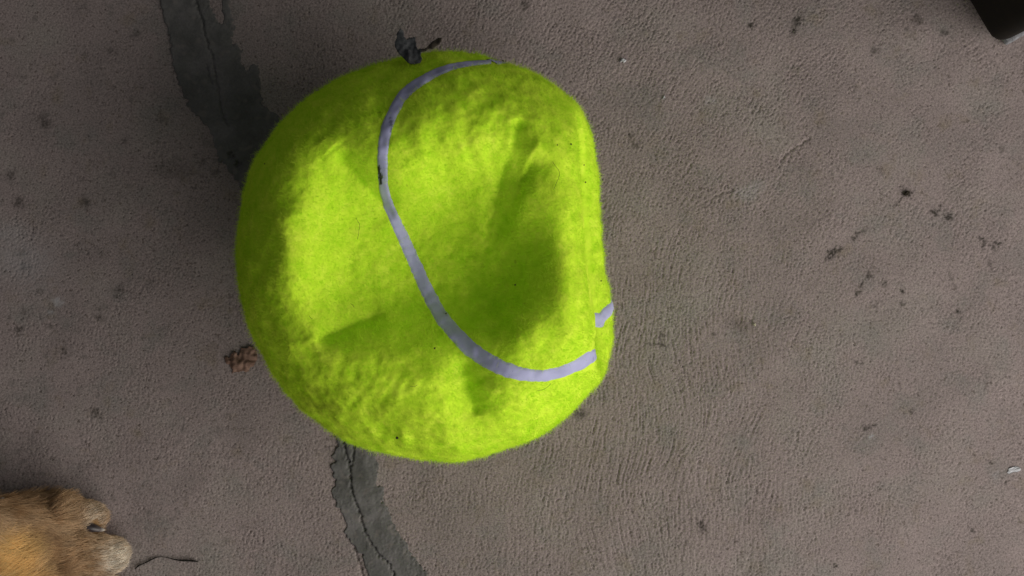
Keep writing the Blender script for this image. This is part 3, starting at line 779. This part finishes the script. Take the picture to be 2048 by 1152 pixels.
# ------------------------------------------------------------------ scraps and litter
def sheet(name, outline, fz, mat, parent=None, thick=0.0005, res=1.3):
    """crumpled flake: outline in photo pixels, fz(px)->xyz"""
    pl = np.array(outline, float); lo, hi = pl.min(0), pl.max(0)
    xs = np.arange(lo[0], hi[0] + res, res); ys = np.arange(lo[1], hi[1] + res, res)
    X, Y = np.meshgrid(xs, ys); q = np.stack([X.ravel(), Y.ravel()], 1)
    ins = in_poly(q, pl).reshape(X.shape)
    c = ins[:-1, :-1] & ins[:-1, 1:] & ins[1:, 1:] & ins[1:, :-1]
    id_ = np.arange(X.size).reshape(X.shape)
    f = np.stack([id_[:-1, :-1], id_[1:, :-1], id_[1:, 1:], id_[:-1, 1:]], -1)[c]
    us, iv = np.unique(f.ravel(), return_inverse=True)
    o = mesh_np(name, fz(q[us]), iv.reshape(-1, 4), mat, parent)
    s = o.modifiers.new('thickness', 'SOLIDIFY'); s.thickness = thick; s.offset = 0
    if parent: local(o)
    return o

cv = lambda L: [(760 + x / 6.4, 30 + y / 6.4) for x, y in L]
BLADE = cv([(240,190),(262,168),(285,180),(302,205),(312,280),(340,312),(375,290),(420,284),(460,280),(462,340),(468,400),(490,440),(512,426),(540,432),(530,475),(524,520),(542,560),(520,618),(440,636),(392,628),(350,610),(300,560),(262,520),(240,500),(205,440),(196,420),(180,380),(190,330),(208,300),(212,240)])
LOBE = cv([(515,436),(560,430),(600,410),(628,375),(650,350),(690,322),(740,290),(770,286),(800,296),(790,340),(765,370),(750,390),(705,408),(690,420),(682,448),(655,432),(620,440),(590,462),(560,475),(520,472)])
leaf_m = simple_mat('withered_leaf', (0.035, 0.038, 0.042), (0.095, 0.098, 0.105), 420, 0.75, 0.5)
leaf_d = simple_mat('withered_leaf_dark', (0.030, 0.024, 0.018), (0.060, 0.048, 0.034), 420, 0.75, 0.5)
anchor, anrm = on_ball(822, 124)
def leaf_z(q):
    t = (124 - q[:, 1]) / 64.0
    p3 = np.stack([q[:, 0] * 0.0003, q[:, 1] * 0.0003, np.zeros(len(q))], 1)
    z = anchor[2] + 0.0022 - 0.006 * np.clip(t, -0.3, 1.2) + 0.0020 * vnoise(p3, 0.006, 81) + 0.0009 * vnoise(p3, 0.0022, 82)
    z = z + 0.0035 * np.exp(-((q[:, 0] - 818) / 5) ** 2) * (q[:, 1] > 100)
    k = S * (CAM_H - z) / CAM_H
    return np.stack([(q[:, 0] - 1024) * k, (576 - q[:, 1]) * k, z], 1)
leaf = empty('dry_leaf', tuple(anchor))
tag(leaf, 'crumpled dark grey leaf caught on the felt of the ball', 'leaf')
sheet('leaf_blade', BLADE, leaf_z, leaf_m, leaf); sheet('leaf_lobe', LOBE, leaf_z, leaf_d, leaf)

cb = lambda L: [(430 + x / 11.52, 670 + y / 11.52) for x, y in L]
BROWN = cb([(210,520),(260,480),(330,520),(380,420),(440,370),(510,400),(530,480),(570,380),(600,290),(680,300),(740,290),(770,240),(830,260),(900,270),(960,360),(980,480),(975,580),(930,650),(900,720),(820,750),(780,840),(700,870),(640,830),(560,860),(430,860),(370,920),(400,800),(340,740),(330,680),(250,670)])
def brown_z(q):
    p3 = np.stack([q[:, 0] * 0.0003, q[:, 1] * 0.0003, np.zeros(len(q))], 1)
    edge, _ = dist_poly(q, BROWN + BROWN[:1])
    z = 0.0010 + 0.0022 * smooth01(edge / 16) + 0.0014 * vnoise(p3, 0.005, 85) * smooth01(edge / 8) + 0.0007 * vnoise(p3, 0.002, 86)
    z = np.maximum(z, 0.0007); k = S * (CAM_H - z) / CAM_H
    return np.stack([(q[:, 0] - 1024) * k, (576 - q[:, 1]) * k, z], 1)
bl = sheet('dried_leaf_scrap', BROWN, brown_z, simple_mat('brown_leaf', (0.13, 0.075, 0.055), (0.28, 0.175, 0.135), 300, 0.8, 0.5), None)
tag(bl, 'small crumpled reddish brown leaf scrap lying beside the ball', 'leaf scrap')

def tube(name, pts, rads, mat, parent=None, k=8):
    pts = np.array(pts, float); co, fc = [], []
    tg = np.gradient(pts, axis=0); tg /= np.linalg.norm(tg, axis=1)[:, None]
    for p, t, r in zip(pts, tg, rads):
        s = np.cross(t, (0, 0, 1)); s /= np.linalg.norm(s) + 1e-9; u = np.cross(s, t)
        for a in range(k):
            q = 2 * math.pi * a / k; co.append(p + (s * math.cos(q) + u * math.sin(q)) * r)
    n = len(pts)
    for a in range(n - 1):
        for b in range(k): fc.append((a * k + b, a * k + (b + 1) % k, (a + 1) * k + (b + 1) % k, (a + 1) * k + b))
    o = mesh_np(name, np.array(co), np.array(fc), mat, parent)
    return local(o) if parent else o
tw = resample([(270,1138,1.6),(274,1132,2.2),(285,1128,1.9),(298,1122,2.0),(310,1115,1.5),(321,1113,1.0),(335,1115,1.1),(348,1119,1.5),(362,1121,2.6),(378,1121,3.2),(390,1122,2.6),(398,1124,0.5)], 2.0)
tr = np.random.default_rng(9)
twig = tube('twig', [P(x, y, 0.0008 + w * S * 0.7) for x, y, w in tw], [max(w, .35) * 0.72 * S * (0.85 + 0.3 * tr.random()) for _, _, w in tw], simple_mat('black_twig', (0.008, 0.007, 0.006), (0.022, 0.018, 0.015), 700, 0.8))
tag(twig, 'thin black bent twig lying in front of the paw', 'twig')

def chip(name, x, y, rx, ry, rot, h, mat, label, cat, group=None, seed=0):
    r = np.random.default_rng(seed); n = 11; co = []; c, s = math.cos(rot), math.sin(rot)
    rr = 1 + 0.28 * r.standard_normal(n)
    for z, f in ((0.0004, 1.0), (h * 0.7, 0.95), (h, 0.6)):
        for k in range(n):
            a = 2 * math.pi * k / n; u, v = math.cos(a) * rx * f * rr[k], math.sin(a) * ry * f * rr[k]
            p = P(x + u * c - v * s, y + u * s + v * c, 0.0); p[2] = z + 0.0002 * r.standard_normal(); co.append(p)
    t = P(x, y); t[2] = h; co.append(t)
    fc = [(j * n + (k + 1) % n, j * n + k, (j + 1) * n + k, (j + 1) * n + (k + 1) % n) for j in range(2) for k in range(n)]
    me = bpy.data.meshes.new(name); me.from_pydata([tuple(map(float, v)) for v in co], [], fc + [(2 * n + (k + 1) % n, 2 * n + k, 3 * n) for k in range(n)]); me.materials.append(mat)
    o = link(bpy.data.objects.new(name, me)); tag(o, label, cat, group); return o
m_white = simple_mat('white_chip', (0.42, 0.42, 0.45), (0.58, 0.58, 0.62), 500, 0.6)
m_cream = simple_mat('cream_grit', (0.55, 0.50, 0.36), (0.70, 0.66, 0.52), 500, 0.6)
m_soil = simple_mat('dark_soil', (0.018, 0.014, 0.010), (0.045, 0.036, 0.026), 900, 0.9)
chip('paint_chip', 2027, 940, 13, 6, -0.25, 0.0006, m_white, 'flat pointed whitish flake lying alone on the bare concrete', 'flake', None, 1)
chip('pebble', 1246, 122, 5.5, 4.5, 0.3, 0.0022, m_white, 'small whitish pebble on the floor near the ball', 'pebble', None, 2)
chip('pebble', 1327, 196, 2.6, 3.0, 0.0, 0.0012, m_white, 'tiny pale bit of grit beside the whitish pebble', 'pebble', None, 3)
chip('pebble', 1509, 649, 3.0, 2.6, 0.0, 0.0012, m_cream, 'tiny cream coloured bit of grit on brushed concrete', 'pebble', None, 4)
chip('soil_crumb', 1813, 387, 6, 4.5, 0.2, 0.0022, m_soil, 'dark crumb of dried soil in a smudge on the floor', 'soil crumb', None, 5)

# dog hairs and specks caught on the felt
m_hair = simple_mat('dark_hair', (0.02, 0.02, 0.014), (0.04, 0.035, 0.02), 300, 0.5)
HL = ['long curved dark hair lying on the broad dented panel of the ball', 'dark hair lying just below the lowest bend of the pale seam', 'straight dark hair between the two pale seam ends on the flank', 'long kinked dark hair on the slope beside the deep hollow']
for hi_, hp in enumerate(([(712,433),(716,448),(716,463),(712,478)], [(1070,778),(1084,775),(1093,768),(1099,762)], [(1213,676.5),(1219,677),(1226,676)], [(1104,325),(1117,345),(1112,365),(1106,382)], [(698,610),(704,615),(706,618)], [(617,632),(621,636),(624,637)], [(823,770),(829,771),(834,767)])):
    q = resample([(x, y, 1) for x, y in hp], 1.5) if len(hp) > 3 else np.array([(x, y, 1) for x, y in hp])
    pts = []
    for x, y, _ in q:
        h = hit(x, y)
        if h[0] is not None: pts.append(np.array(h[0]) + np.array(h[1]) * 0.0020)
    if len(pts) < 3: continue
    o = tube('dog_hair', pts, [0.00009] * len(pts), m_hair, None, 5)
    tag(o, HL[hi_] if hi_ < 4 else 'very short dark hair clinging to the yellow felt', 'hair', 'loose hairs on the felt')
for i, (x, y, r) in enumerate(((797,872,2.2),(868,699,1.6),(1138,290,1.6),(1112,292,1.2),(976,115,2.0),(1005,126,1.8),(1168,365,1.8),(1165,330,1.3),(533,330,1.2),(1033,572,1.6),(893,630,1.8),(1199,562,1.5),(1036,133,2.4),(1045,137,2.0),(1024,131,1.6))):
    h = hit(x, y)
    if h[0] is None: continue
    b2 = bmesh.new(); bmesh.ops.create_icosphere(b2, subdivisions=1, radius=r * S * 1.0)
    rr = np.random.default_rng(100 + i)
    for v in b2.verts: v.co *= 0.7 + 0.6 * rr.random()
    me = bpy.data.meshes.new('dirt_speck'); b2.to_mesh(me); b2.free(); me.materials.append(m_soil)
    o = link(bpy.data.objects.new('dirt_speck', me)); o.location = Vector(h[0]) + Vector(h[1]) * 0.0013
    tag(o, 'tiny black speck of dirt sitting on the yellow felt', 'dirt speck', 'specks on the felt')
